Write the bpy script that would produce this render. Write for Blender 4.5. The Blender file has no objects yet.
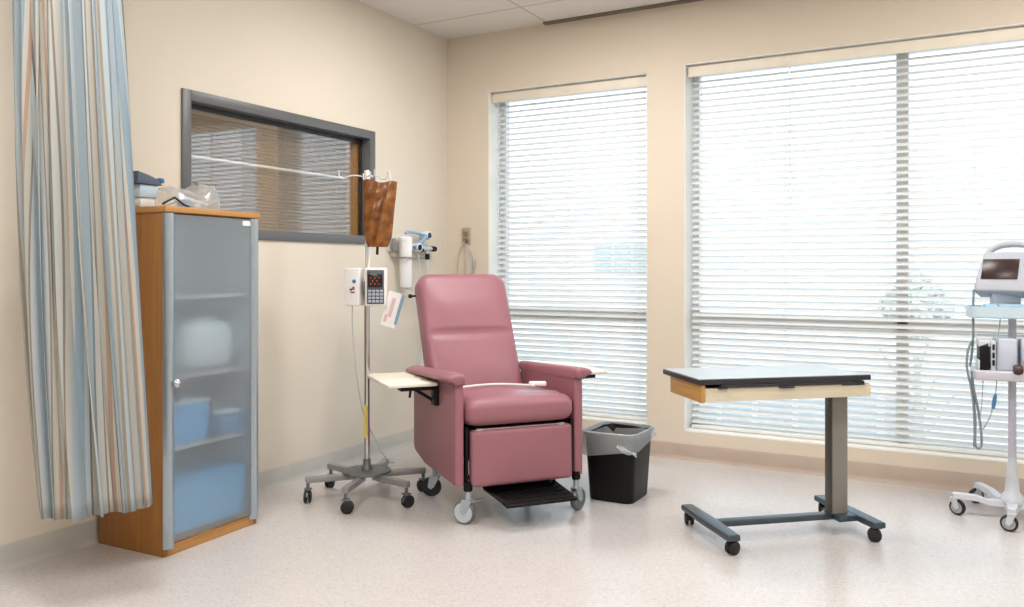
import bpy, bmesh, math, random
from mathutils import Vector, Matrix
random.seed(7)
PI = math.pi
S = bpy.context.scene
COL = S.collection

# ---------------------------------------------------------------- camera
cam_d = bpy.data.cameras.new('camera'); cam = bpy.data.objects.new('camera', cam_d); COL.objects.link(cam)
cam.location = (3.338, -5.060, 1.188)
cam.rotation_euler = (PI/2, 0, math.radians(28.965))
cam_d.sensor_width = 36.0; cam_d.lens = 833.69/1024*36.0
cam_d.shift_y = -(303.5-268.66)/1024
cam_d.clip_start = 0.05; cam_d.clip_end = 300
S.camera = cam
# ---------------------------------------------------------------- world, exposure
S.view_settings.view_transform = 'Standard'; S.view_settings.look = 'None'
S.view_settings.gamma = 1; S.view_settings.use_curve_mapping = False
S.view_settings.exposure = 0.0
W = bpy.data.worlds.new('overcast_sky'); S.world = W; W.use_nodes = True
wn = W.node_tree; bg = wn.nodes['Background']
SKY = 2.7
tc = wn.nodes.new('ShaderNodeTexCoord'); sp = wn.nodes.new('ShaderNodeSeparateXYZ'); cr = wn.nodes.new('ShaderNodeValToRGB')
wn.links.new(tc.outputs['Generated'], sp.inputs[0]); wn.links.new(sp.outputs['Z'], cr.inputs[0])
cr.color_ramp.elements[0].position = 0.0; cr.color_ramp.elements[0].color = (0.85, 0.93, 1.0, 1)
cr.color_ramp.elements[1].position = 0.6; cr.color_ramp.elements[1].color = (0.76, 0.88, 1.0, 1)
wn.links.new(cr.outputs[0], bg.inputs[0]); bg.inputs[1].default_value = SKY

def area(name, loc, sx, sy, power, col, rot=(0, 0, 0)):
    l = bpy.data.lights.new(name, 'AREA'); l.shape = 'RECTANGLE'; l.size = sx; l.size_y = sy
    l.energy = power; l.color = col
    o = bpy.data.objects.new(name, l); COL.objects.link(o); o.location = loc; o.rotation_euler = rot
    return o
LAMP = 38.0
WARM = (1.0, 0.96, 0.925)
TROFFERS = [(.82, -1.62), (3.26, -1.62), (.82, -4.06), (3.26, -4.06), (2.04, -5.89)]
for tx, ty in TROFFERS:
    area('troffer_lamp', (tx+.61, ty+.305, 2.82), 1.12, .52, LAMP*(1.15 if ty < -3 else 1), WARM)

# ---------------------------------------------------------------- materials
def lin(h):
    h = h.lstrip('#'); c = [int(h[i:i+2], 16)/255 for i in (0, 2, 4)]
    return tuple((x/12.92 if x <= .04045 else ((x+.055)/1.055)**2.4) for x in c)+(1,)
MATS = {}
def M(name, col, rough=.5, metal=0, var=None, bump=None, **kw):
    if name in MATS: return MATS[name]
    m = bpy.data.materials.new(name); m.use_nodes = True; MATS[name] = m
    n = m.node_tree; b = n.nodes['Principled BSDF']
    c = lin(col) if isinstance(col, str) else col
    b.inputs['Base Color'].default_value = c; b.inputs['Roughness'].default_value = rough; b.inputs['Metallic'].default_value = metal
    for k, v in kw.items():
        b.inputs[k.replace('_', ' ')].default_value = v
    co = n.nodes.new('ShaderNodeTexCoord')
    v = var or (8, .04)
    t = n.nodes.new('ShaderNodeTexNoise'); t.inputs['Scale'].default_value = v[0]; t.inputs['Detail'].default_value = 4
    n.links.new(co.outputs['Object'], t.inputs['Vector'])
    r = n.nodes.new('ShaderNodeValToRGB')
    r.color_ramp.elements[0].position = .3; r.color_ramp.elements[1].position = .7
    r.color_ramp.elements[0].color = tuple(x*(1-v[1]) for x in c[:3])+(1,)
    r.color_ramp.elements[1].color = tuple(min(1, x*(1+v[1])) for x in c[:3])+(1,)
    n.links.new(t.outputs['Fac'], r.inputs[0]); n.links.new(r.outputs[0], b.inputs['Base Color'])
    if bump:
        t2 = n.nodes.new('ShaderNodeTexNoise'); t2.inputs['Scale'].default_value = bump[0]
        n.links.new(co.outputs['Object'], t2.inputs['Vector'])
        bp = n.nodes.new('ShaderNodeBump'); bp.inputs['Strength'].default_value = bump[1]; bp.inputs['Distance'].default_value = .004
        n.links.new(t2.outputs['Fac'], bp.inputs['Height']); n.links.new(bp.outputs[0], b.inputs['Normal'])
    return m

def m_wall(name, col): return M(name, col, .75, var=(1.5, .015), bump=(220, .08))
wallm = m_wall('cream_paint', '#d8d0c2')
wallw = m_wall('tan_paint', '#d8cdbc')
def floor_mat():
    m = M('speckled_vinyl', '#cbbfba', .28, Specular_IOR_Level=.5)
    n = m.node_tree; b = n.nodes['Principled BSDF']
    co = n.nodes.new('ShaderNodeTexCoord'); v = n.nodes.new('ShaderNodeTexVoronoi'); v.inputs['Scale'].default_value = 130
    n.links.new(co.outputs['Object'], v.inputs['Vector'])
    r = n.nodes.new('ShaderNodeValToRGB'); e = r.color_ramp
    e.elements[0].position = 0; e.elements[0].color = lin('#b5afad'); e.elements[1].position = 1; e.elements[1].color = lin('#cbc7c6')
    x = e.elements.new(.25); x.color = lin('#c1bcba'); x = e.elements.new(.8); x.color = lin('#c4c0be')
    sx = n.nodes.new('ShaderNodeSeparateColor'); n.links.new(v.outputs['Color'], sx.inputs[0]); n.links.new(sx.outputs[0], r.inputs[0])
    n.links.new(r.outputs[0], b.inputs['Base Color'])
    return m
def ceiling_mat():
    m = M('ceiling_tile', '#dcdad4', .85)
    n = m.node_tree; b = n.nodes['Principled BSDF']
    co = n.nodes.new('ShaderNodeTexCoord'); s = n.nodes.new('ShaderNodeSeparateXYZ'); n.links.new(co.outputs['Object'], s.inputs[0])
    def line(out, off, per, wd):
        a = n.nodes.new('ShaderNodeMath'); a.operation = 'ADD'; a.inputs[1].default_value = off; n.links.new(out, a.inputs[0])
        d = n.nodes.new('ShaderNodeMath'); d.operation = 'PINGPONG'; d.inputs[1].default_value = per/2; n.links.new(a.outputs[0], d.inputs[0])
        c = n.nodes.new('ShaderNodeMath'); c.operation = 'LESS_THAN'; c.inputs[1].default_value = wd/2; n.links.new(d.outputs[0], c.inputs[0])
        return c.outputs[0]
    l1 = line(s.outputs['X'], -.82, 1.22, .016); l2 = line(s.outputs['Y'], .40, .61, .016)
    mx = n.nodes.new('ShaderNodeMath'); mx.operation = 'MAXIMUM'; n.links.new(l1, mx.inputs[0]); n.links.new(l2, mx.inputs[1])
    mi = n.nodes.new('ShaderNodeMix'); mi.data_type = 'RGBA'; mi.inputs['A'].default_value = lin('#dddbd6'); mi.inputs['B'].default_value = lin('#bdb8b0')
    n.links.new(mx.outputs[0], mi.inputs['Factor']); n.links.new(mi.outputs['Result'], b.inputs['Base Color'])
    return m
floorm = floor_mat(); ceilm = ceiling_mat()
base_grey = M('baseboard_grey', '#b4b3ad', .45); base_tan = M('baseboard_taupe', '#b09f92', .45)
whitep = M('white_paint', '#e6e6e2', .4)
offwhite = M('offwhite_plastic', '#e4e3e0', .4)
greyplast = M('cool_grey_plastic', '#adb2bc', .4)
valm = M('beige_valance', '#e2dacb', .5)
darkframe = M('charcoal_frame', '#5d6063', .4)
alu = M('brushed_aluminium', '#a9b6c0', .32, .75, var=(60, .03))
chrome = M('chrome', '#c9c9c9', .18, 1)
blackp = M('black_plastic', '#0b0b0d', .45, Specular_IOR_Level=.25)
rubber = M('black_rubber', '#18181a', .6)
steelg = M('grey_steel', '#8d9092', .35, .6)
cast_grey = M('cast_grey', '#6f7274', .45, .4)
basem = M('slate_metal', '#4a565e', .35, .5)
columnm = M('column_grey', '#86837d', .45, .1)
vinyl = M('rose_vinyl', '#94616b', .42, var=(5, .03), bump=(350, .12))
vinyl_d = M('rose_vinyl_side', '#9a5b62', .5, var=(5, .03), bump=(350, .12))
mirrorless = None
def wood_mat(name, c1, c2, sc=(3, 3, 30), rough=.4, axis='Z'):
    m = M(name, c1, rough); n = m.node_tree; b = n.nodes['Principled BSDF']
    co = n.nodes.new('ShaderNodeTexCoord'); mp = n.nodes.new('ShaderNodeMapping')
    mp.inputs['Scale'].default_value = {'Z': (40, 40, 2), 'Y': (40, 2, 40), 'X': (2, 40, 40)}[axis]
    t = n.nodes.new('ShaderNodeTexNoise'); t.inputs['Scale'].default_value = 1.5; t.inputs['Detail'].default_value = 6; t.inputs['Distortion'].default_value = .6
    r = n.nodes.new('ShaderNodeValToRGB'); r.color_ramp.elements[0].position = .3; r.color_ramp.elements[1].position = .75
    r.color_ramp.elements[0].color = lin(c1); r.color_ramp.elements[1].color = lin(c2)
    n.links.new(co.outputs['Object'], mp.inputs[0]); n.links.new(mp.outputs[0], t.inputs['Vector']); n.links.new(t.outputs['Fac'], r.inputs[0]); n.links.new(r.outputs[0], b.inputs['Base Color'])
    return m
cherry = wood_mat('cherry_laminate', '#93602a', '#a87333')
cherry_h = wood_mat('cherry_laminate_edge', '#ad7a40', '#c18f52', axis='Y')
maple = wood_mat('maple_edge', '#d6ccb4', '#dfd6c2', axis='X')
maple_d = wood_mat('oak_end', '#b5874a', '#c99a5c', axis='Y')

def fresnel_both(n, ior):
    """fresnel that reflects the same from the front and the back of a pane"""
    f = n.nodes.new('ShaderNodeFresnel'); g = n.nodes.new('ShaderNodeNewGeometry'); m = n.nodes.new('ShaderNodeMix'); m.data_type = 'FLOAT'
    m.inputs['A'].default_value = ior; m.inputs['B'].default_value = 1/ior
    n.links.new(g.outputs['Backfacing'], m.inputs['Factor']); n.links.new(m.outputs['Result'], f.inputs['IOR'])
    return f
def thin_glass(name, tint, ior, gloss_rough=0.0, mixd=0.0, dcol=None):
    m = bpy.data.materials.new(name); m.use_nodes = True; MATS[name] = m; n = m.node_tree; n.nodes.clear()
    o = n.nodes.new('ShaderNodeOutputMaterial'); tr = n.nodes.new('ShaderNodeBsdfTransparent'); tr.inputs[0].default_value = tint
    g = n.nodes.new('ShaderNodeBsdfGlossy'); g.inputs['Roughness'].default_value = gloss_rough
    f = fresnel_both(n, ior)
    mx = n.nodes.new('ShaderNodeMixShader'); n.links.new(f.outputs[0], mx.inputs[0]); n.links.new(tr.outputs[0], mx.inputs[1]); n.links.new(g.outputs[0], mx.inputs[2])
    out = mx.outputs[0]
    if mixd:
        d = n.nodes.new('ShaderNodeBsdfDiffuse'); d.inputs[0].default_value = dcol
        m2 = n.nodes.new('ShaderNodeMixShader'); m2.inputs[0].default_value = mixd
        n.links.new(out, m2.inputs[1]); n.links.new(d.outputs[0], m2.inputs[2]); out = m2.outputs[0]
    n.links.new(out, o.inputs[0]); return m
glass_out = thin_glass('window_glass', (.93, .95, .96, 1), 1.45)
glass_in = thin_glass('partition_glass', (.95, .95, .95, 1), 2.15, .03)
def frosted():
    m = bpy.data.materials.new('frosted_glass'); m.use_nodes = True; n = m.node_tree; n.nodes.clear()
    o = n.nodes.new('ShaderNodeOutputMaterial')
    rf = n.nodes.new('ShaderNodeBsdfRefraction'); rf.inputs['Roughness'].default_value = .52; rf.inputs['IOR'].default_value = 1.15; rf.inputs[0].default_value = lin('#f2f7fa')
    d = n.nodes.new('ShaderNodeBsdfTranslucent'); d.inputs[0].default_value = lin('#a8bcc8')
    df = n.nodes.new('ShaderNodeBsdfDiffuse'); df.inputs[0].default_value = lin('#c6d1d8')
    g = n.nodes.new('ShaderNodeBsdfGlossy'); g.inputs['Roughness'].default_value = .13
    a = n.nodes.new('ShaderNodeMixShader'); a.inputs[0].default_value = .17; n.links.new(rf.outputs[0], a.inputs[1]); n.links.new(df.outputs[0], a.inputs[2])
    f = fresnel_both(n, 1.5)
    b = n.nodes.new('ShaderNodeMixShader'); n.links.new(f.outputs[0], b.inputs[0]); n.links.new(a.outputs[0], b.inputs[1]); n.links.new(g.outputs[0], b.inputs[2])
    n.links.new(b.outputs[0], o.inputs[0]); return m
frost = frosted()
def translucent(name, col, tf, rough=.5, alpha=0):
    m = bpy.data.materials.new(name); m.use_nodes = True; n = m.node_tree; n.nodes.clear(); MATS[name] = m
    o = n.nodes.new('ShaderNodeOutputMaterial'); c = lin(col)
    d = n.nodes.new('ShaderNodeBsdfDiffuse'); d.inputs[0].default_value = c
    t = n.nodes.new('ShaderNodeBsdfTranslucent'); t.inputs[0].default_value = c
    g = n.nodes.new('ShaderNodeBsdfGlossy'); g.inputs['Roughness'].default_value = rough
    a = n.nodes.new('ShaderNodeMixShader'); a.inputs[0].default_value = tf; n.links.new(d.outputs[0], a.inputs[1]); n.links.new(t.outputs[0], a.inputs[2])
    b = n.nodes.new('ShaderNodeMixShader'); b.inputs[0].default_value = .18 if alpha else .05; n.links.new(a.outputs[0], b.inputs[1]); n.links.new(g.outputs[0], b.inputs[2])
    out = b.outputs[0]
    if alpha:
        tr = n.nodes.new('ShaderNodeBsdfTransparent'); e = n.nodes.new('ShaderNodeMixShader'); e.inputs[0].default_value = alpha
        n.links.new(out, e.inputs[1]); n.links.new(tr.outputs[0], e.inputs[2]); out = e.outputs[0]
    n.links.new(out, o.inputs[0]); return m
slatm = translucent('white_slat', '#f0f1f0', .40)
film = translucent('clear_film', '#dfe6ea', .5, .1, alpha=.62)
linerm = translucent('bin_liner_film', '#e4ecf0', .5, .12, alpha=.48)

# ---------------------------------------------------------------- mesh helpers
class MB:
    def __init__(s): s.bm = bmesh.new(); s.T = Matrix()
    def add(s, vs, fs, smooth=False):
        vv = [s.bm.verts.new(s.T @ Vector(v)) for v in vs]
        for f in fs:
            try:
                q = s.bm.faces.new([vv[i] for i in f]); q.smooth = smooth
            except ValueError: pass
        return vv
    def box(s, a, b, bev=0, seg=2, rot=None):
        a = Vector(a); b = Vector(b); c = (a+b)/2; h = (b-a)/2
        t = bmesh.new(); bmesh.ops.create_cube(t, size=2)
        for v in t.verts: v.co = Vector((v.co.x*abs(h.x), v.co.y*abs(h.y), v.co.z*abs(h.z)))
        if bev: bmesh.ops.bevel(t, geom=list(t.edges), offset=min(bev, .49*2*min(abs(h.x), abs(h.y), abs(h.z))), segments=seg, affect='EDGES', profile=.5)
        R = rot.to_4x4() if rot else Matrix()
        s._merge(t, Matrix.Translation(c) @ R, smooth=bool(bev)); return s
    def _merge(s, t, X, smooth=False):
        t.verts.ensure_lookup_table(); t.verts.index_update()
        s.add([X @ v.co for v in t.verts], [[v.index for v in f.verts] for f in t.faces], smooth); t.free()
    def prism(s, pts, lo, hi, axis='Z', bev=0, seg=3):
        """polygon pts (2D) extruded from lo to hi along axis"""
        t = bmesh.new()
        def P(p, h): return {'Z': (p[0], p[1], h), 'Y': (p[0], h, p[1]), 'X': (h, p[0], p[1])}[axis]
        A = [t.verts.new(P(p, lo)) for p in pts]; B = [t.verts.new(P(p, hi)) for p in pts]; n = len(pts)
        t.faces.new(A); t.faces.new(B)
        for i in range(n): t.faces.new((A[i], A[(i+1) % n], B[(i+1) % n], B[i]))
        bmesh.ops.recalc_face_normals(t, faces=list(t.faces))
        if bev:
            ed = [e for e in t.edges if (e.verts[0] in A and e.verts[1] in A) or (e.verts[0] in B and e.verts[1] in B)]
            bmesh.ops.bevel(t, geom=ed, offset=bev, segments=seg, affect='EDGES', profile=.5)
        s._merge(t, Matrix(), smooth=True); return s
    def tube(s, pts, r, n=8, smooth=0, cap=True, closed=False):
        P = [Vector(p) for p in pts]
        if smooth:
            Q = []
            for i in range(len(P)-1):
                p0 = P[max(i-1, 0)]; p1 = P[i]; p2 = P[i+1]; p3 = P[min(i+2, len(P)-1)]
                for k in range(smooth):
                    t = k/smooth
                    Q.append(.5*((2*p1)+(-p0+p2)*t+(2*p0-5*p1+4*p2-p3)*t*t+(-p0+3*p1-3*p2+p3)*t**3))
            Q.append(P[-1]); P = Q
        rs = r if isinstance(r, (list, tuple)) else None
        N = len(P); vs = []; fs = []; u = None
        for i in range(N):
            d = (P[min(i+1, N-1)]-P[max(i-1, 0)]).normalized()
            if u is None:
                u = d.orthogonal().normalized()
            else:
                u = (u-d*u.dot(d)); u = u.normalized() if u.length > 1e-6 else d.orthogonal().normalized()
            w = d.cross(u)
            rr = r if rs is None else rs[min(int(round(i*(len(rs)-1)/(N-1))), len(rs)-1)]
            for k in range(n):
                a = 2*PI*k/n; vs.append(P[i]+(u*math.cos(a)+w*math.sin(a))*rr)
        for i in range(N-1):
            for k in range(n):
                fs.append([i*n+k, i*n+(k+1) % n, (i+1)*n+(k+1) % n, (i+1)*n+k])
        if cap: fs += [list(range(n))[::-1], [(N-1)*n+k for k in range(n)]]
        s.add(vs, fs, True); return s
    def lathe(s, prof, c=(0, 0, 0), axis='Z', n=24, X=None):
        """prof: list of (radius, height)"""
        vs = []; fs = []
        for r, h in prof:
            for k in range(n):
                a = 2*PI*k/n; x, y = r*math.cos(a), r*math.sin(a)
                p = {'Z': (x, y, h), 'X': (h, x, y), 'Y': (x, h, y)}[axis]
                p = Vector(p)
                if X: p = X @ p
                vs.append(p+Vector(c))
        m = len(prof)
        for i in range(m-1):
            for k in range(n): fs.append([i*n+k, i*n+(k+1) % n, (i+1)*n+(k+1) % n, (i+1)*n+k])
        fs += [list(range(n))[::-1], [(m-1)*n+k for k in range(n)]]
        s.add(vs, fs, True); return s
    def grid(s, fn, nu, nv, smooth=True, thick=0):
        vs = [fn(i/nu, j/nv) for j in range(nv+1) for i in range(nu+1)]
        fs = [[j*(nu+1)+i, j*(nu+1)+i+1, (j+1)*(nu+1)+i+1, (j+1)*(nu+1)+i] for j in range(nv) for i in range(nu)]
        s.add(vs, fs, smooth); return s
    def pad(s, w, h, t, R, r, fn=None, n=22, m=22):
        """cushion in the x-z plane, thickness along y; rounded outline R, rounded edge r; fn(x,z,side,s)->dy"""
        hx, hz = w/2, h/2
        def ax(k, n): 
            a = -1+2*k/n; return math.copysign(abs(math.sin(a*PI/2))**1.0, a)
        vs = []; idx = {}
        def place(a, b, side):
            sx = max(abs(a), abs(b)); x, z = a*hx, b*hz
            if sx > 1e-6:
                bx, bz = x/sx, z/sx
                cx = max(-(hx-R), min(hx-R, bx)); cz = max(-(hz-R), min(hz-R, bz))
                d = Vector((bx-cx, bz-cz))
                if abs(bx) > hx-R and abs(bz) > hz-R and d.length > 0:
                    d = d.normalized()*R
                    bx, bz = cx+d.x, cz+d.y
                x, z = bx*sx, bz*sx
            dist = (1-sx)*min(hx, hz)
            k = t/2-r + (math.sqrt(max(0, r*r-(r-dist)**2)) if dist < r else r)
            y = side*k
            if fn: y += fn(x, z, side, sx)
            return Vector((x, y, z))
        for side in (-1, 1):
            for j in range(m+1):
                for i in range(n+1):
                    idx[side, i, j] = len(vs); vs.append(place(ax(i, n), ax(j, m), side))
        fs = []
        for side in (-1, 1):
            for j in range(m):
                for i in range(n):
                    q = [idx[side, i, j], idx[side, i+1, j], idx[side, i+1, j+1], idx[side, i, j+1]]
                    fs.append(q if side < 0 else q[::-1])
        ring = [(i, 0) for i in range(n)]+[(n, j) for j in range(m)]+[(i, m) for i in range(n, 0, -1)]+[(0, j) for j in range(m, 0, -1)]
        for k in range(len(ring)):
            a = ring[k]; b = ring[(k+1) % len(ring)]
            fs.append([idx[1, a[0], a[1]], idx[1, b[0], b[1]], idx[-1, b[0], b[1]], idx[-1, a[0], a[1]]])
        s.add(vs, fs, True); return s
    def build(s, name, mat, parent=None, sharp=40, uv=None):
        bmesh.ops.recalc_face_normals(s.bm, faces=list(s.bm.faces))
        me = bpy.data.meshes.new(name); s.bm.to_mesh(me); s.bm.free()
        if sharp is not None:
            try: me.set_sharp_from_angle(angle=math.radians(sharp))
            except Exception: pass
        me.materials.append(mat)
        o = bpy.data.objects.new(name, me); COL.objects.link(o)
        if parent: o.parent = parent
        return o

def tag(o, label=None, cat=None, group=None, kind=None):
    if label: o['label'] = label
    if cat: o['category'] = cat
    if group: o['group'] = group
    if kind: o['kind'] = kind
    return o
def thing(name, label, cat, loc=(0, 0, 0), rz=0, group=None):
    o = bpy.data.objects.new(name, None); COL.objects.link(o); o.location = loc; o.rotation_euler = (0, 0, rz); o.empty_display_size = .1
    return tag(o, label, cat, group)
def struct(name, mb, mat, parent=None, label=None):
    o = mb.build(name, mat, parent)
    if not parent: o['kind'] = 'structure'
    if label: o['label'] = label
    return o
def Rz(a): return Matrix.Rotation(a, 4, 'Z')
def Tr(x, y, z): return Matrix.Translation((x, y, z))
def dup(root, loc, rz, label=None, group=None):
    r = root.copy(); COL.objects.link(r); r.location = loc; r.rotation_euler = (0, 0, rz)
    if label: r['label'] = label
    if group: r['group'] = group
    for ch in list(root.children):
        c = ch.copy(); COL.objects.link(c); c.parent = r
        for g in list(ch.children):
            d = g.copy(); COL.objects.link(d); d.parent = c
    return r

# ================================================================ SETTING
XR, YB, H = 5.4, -7.0, 2.85
WT = 0.25     # window wall thickness
SW = (0.344, 1.520, 0.19, 2.437)      # small window x0,x1,z0,z1
BW = (1.761, 4.55, 0.175, 2.463)      # big window
b = MB(); b.box((-.12, YB-.1, -.1), (XR+.1, WT, 0)); struct('floor', b, floorm)
b = MB(); b.box((-.12, YB-.1, H), (XR+.1, WT, H+.1)); struct('ceiling', b, ceilm)
b = MB()
b.box((-.12, 0, 0), (SW[0], WT, H)); b.box((SW[0], 0, 0), (SW[1], WT, SW[2])); b.box((SW[0], 0, SW[3]), (SW[1], WT, H))
b.box((SW[1], 0, 0), (BW[0], WT, H)); b.box((BW[0], 0, 0), (BW[1], WT, BW[2])); b.box((BW[0], 0, BW[3]), (BW[1], WT, H)); b.box((BW[1], 0, 0), (XR+.1, WT, H))
struct('wall_back', b, wallw)
# partition window opening
IW = (-2.32, -.843, 1.342, 2.058)   # y0,y1,z0,z1 (outer frame)
oy0, oy1, oz0, oz1 = IW[0]+.03, IW[1]-.03, IW[2]+.03, IW[3]-.03
b = MB()
b.box((-.12, YB, 0), (0, oy0, H)); b.box((-.12, oy1, 0), (0, 0, H)); b.box((-.12, oy0, 0), (0, oy1, oz0)); b.box((-.12, oy0, oz1), (0, oy1, H))
struct('wall_left', b, wallm)
b = MB(); b.box((XR, YB, 0), (XR+.1, 0, H)); struct('wall_right', b, wallm)
b = MB(); b.box((-.12, YB-.1, 0), (XR+.1, YB, H)); struct('wall_front', b, wallm)
def baseboard(name, p0, p1, nrm, mat):
    # profile: cove-like vinyl base, 0.10 high
    b = MB(); prof = [(0, 0), (.022, 0), (.014, .012), (.008, .03), (.008, .094), (.004, .1), (0, .1)]
    p0 = Vector(p0); p1 = Vector(p1); n = Vector(nrm)
    vs = [p0+n*a+Vector((0, 0, z)) for a, z in prof]+[p1+n*a+Vector((0, 0, z)) for a, z in prof]; k = len(prof)
    b.add(vs, [[i, (i+1) % k, k+(i+1) % k, k+i] for i in range(k)]+[list(range(k))[::-1], list(range(k, 2*k))])
    return struct(name, b, mat)
baseboard('baseboard_left', (0, YB, 0), (0, 0, 0), (1, 0, 0), base_grey)
baseboard('baseboard_back', (.02, 0, 0), (XR, 0, 0), (0, -1, 0), base_tan)
baseboard('baseboard_right', (XR, YB, 0), (XR, 0, 0), (-1, 0, 0), base_grey)
# dark slot diffuser along window wall at ceiling
b = MB(); b.box((.80, -.045, H-.012), (XR, -.004, H+.002)); struct('trim_1', b, M('slot_shadow_metal', '#6f665c', .6), label='dark slot along ceiling edge above windows')

# windows
def window(name, W_, mull, pre):
    x0, x1, z0, z1 = W_
    b = MB(); y0, y1 = .175, .235; fw = .045
    b.box((x0, y0, z0), (x0+fw, y1, z1)); b.box((x1-fw, y0, z0), (x1, y1, z1)); b.box((x0, y0, z1-fw), (x1, y1, z1)); b.box((x0, y0, z0), (x1, y1, z0+fw))
    b.box((x0, y0-.03, .835), (x1, y1, .905), .006)
    for m in mull: b.box((m-.032, y0-.03, z0), (m+.032, y1, z1), .004)
    f = struct(name, b, whitep)
    b = MB()   # white jamb liner
    b.box((x0, .004, z0), (x0+.006, y0, z1)); b.box((x1-.006, .004, z0), (x1, y0, z1)); b.box((x0, .004, z0), (x1, y0, z0+.008)); b.box((x0, .004, z1-.006), (x1, y0, z1))
    b.build('jamb_liner', whitep, f)
    b = MB(); b.box((x0+.02, .203, z0+.02), (x1-.02, .207, z1-.02)); b.build('pane', glass_out, f)
    return f
window('window_1', SW, [], 's')
window('window_2', BW, [2.985], 'b')

# blinds
def blind(label, W_, cords, wand):
    x0, x1, z0, z1 = W_; xa, xb = x0+.022, x1-.018; yc = .112
    t = thing('window_blind', label, 'blind', ((xa+xb)/2, yc, z0+.008)); o = Matrix.Translation((-(xa+xb)/2, -yc, -(z0+.008)))
    b = MB(); b.T = o; b.box((x0+.012, .040, z1-.078), (x1-.004, .052, z1-.010), .004); b.build('valance', valm, t)
    b = MB(); b.T = o; b.box((xa, yc-.028, z1-.06), (xb, yc+.028, z1-.008), .003); b.build('headrail', whitep, t)
    b = MB(); b.T = o; b.box((xa, yc-.026, z0+.010), (xb, yc+.026, z0+.030), .004); b.build('bottom_rail', whitep, t)
    b = MB(); b.T = o
    tilt = math.radians(27); wd = .049; z = z0+.055
    while z < z1-.075:
        prof = []
        for k in range(5):
            s_ = -1+k/2; hx = s_*wd/2; crown = .0032*(1-s_*s_)
            prof.append((hx*math.cos(tilt)-crown*math.sin(tilt), hx*math.sin(tilt)+crown*math.cos(tilt)))
        th = .0014
        vs = []
        for X in (xa, xb):
            for (py, pz) in prof: vs.append((X, yc+py, z+pz+th))
            for (py, pz) in prof: vs.append((X, yc+py, z+pz-th))
        fs = []
        for k in range(4):
            fs.append([k, k+1, 10+k+1, 10+k]); fs.append([5+k, 15+k, 15+k+1, 5+k+1])
        fs += [[0, 10, 15, 5], [4, 9, 19, 14], [0, 5, 6, 1], [1, 6, 7, 2], [2, 7, 8, 3], [3, 8, 9, 4]]
        fs += [[11, 16, 15, 10], [12, 17, 16, 11], [13, 18, 17, 12], [14, 19, 18, 13]]
        b.add(vs, fs, True); z += .0395
    b.build('slats', slatm, t)
    for cx in cords:
        b = MB(); b.T = o
        for yy in (yc-.026, yc+.026): b.tube([(cx, yy, z0+.03), (cx, yy, z1-.06)], .0011, 5)
        b.build('ladder_cord', whitep, t)
    b = MB(); b.T = o; b.tube([(wand, yc-.034, z1-.07), (wand+.004, yc-.036, z1-.9)], .004, 6); b.build('tilt_wand', film, t)
blind('white horizontal slat blind covering narrow window behind rose recliner', SW, (SW[0]+.085, .93, SW[1]-.09), SW[0]+.05)
blind('wide white horizontal slat blind behind overbed table and monitor stand', BW, (BW[0]+.075, 2.35, 3.35, 4.3), BW[0]+.62)

# partition window (interior)
b = MB(); fw = .052
y0, y1, z0, z1 = IW
for (a, c) in (((-.12, y0, z0), (.012, y0+fw, z1)), ((-.12, y1-fw, z0), (.012, y1, z1)), ((-.12, y0+fw, z1-fw), (.012, y1-fw, z1)), ((-.12, y0+fw, z0), (.012, y1-fw, z0+fw))): b.box(a, c, .002)
wf = struct('window_3', b, darkframe, label='charcoal framed interior window above the cabinet')
gx = -.075
b = MB(); b.box((gx, y0+fw, z0+fw), (gx+.006, y1-fw, z1-fw)); b.build('pane', glass_in, wf)
b = MB(); b.box((gx+.006, y0+fw, z1-fw-.022), (gx+.02, y1-fw, z1-fw)); b.box((gx+.006, y1-fw-.012, z0+fw), (gx+.02, y1-fw, z1-fw)); b.build('reveal_shade', M('reveal_shade_black', '#26282a', .4), wf)  # near-black strips paint the shade of the top and right reveal
b = MB(); b.box((gx-.03, y1-fw-.055, z0+fw), (gx-.005, y1-fw, z1-fw)); b.build('wood_stop', maple_d, wf)
b = MB(); b.tube([(gx-.02, y0+fw, 1.752), (gx-.02, y1-.19, 1.752)], .0075, 10); b.build('white_bar', M('bar_white', '#f4f4f2', .3), wf)
tn = M('tan_mini_slat', '#8a7860', .55)
t = thing('interior_blind', 'fine tan mini blind closed behind the charcoal framed interior window', 'blind', (gx-.055, (y0+y1)/2, z0+fw))
b = MB(); b.T = Tr(-(gx-.055), -(y0+y1)/2, -(z0+fw))
z = z0+fw+.02
while z < z1-fw-.03:
    xx = gx-.055; b.add([(xx+.007, y0+fw+.01, z-.008), (xx+.007, y1-fw-.065, z-.008), (xx-.001, y1-fw-.065, z+.003), (xx-.001, y0+fw+.01, z+.003), (xx-.007, y0+fw+.01, z+.009), (xx-.007, y1-fw-.065, z+.009)], [[0, 1, 2, 3], [3, 2, 5, 4]], True); z += .0185
b.build('slats', tn, t)
b = MB(); b.T = Tr(-(gx-.055), -(y0+y1)/2, -(z0+fw)); b.box((gx-.07, y0+fw+.01, z1-fw-.032), (gx-.042, y1-fw-.065, z1-fw-.004)); b.build('headrail', M('tan_rail', '#b3a28a', .5), t)
for cy in (y0+.16, (y0+y1)/2, y1-.22):
    b = MB(); b.T = Tr(-(gx-.055), -(y0+y1)/2, -(z0+fw)); b.tube([(gx-.045, cy, z0+fw+.01), (gx-.045, cy, z1-fw-.03)], .002, 5); b.build('ladder_cord', tn, t)
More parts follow.
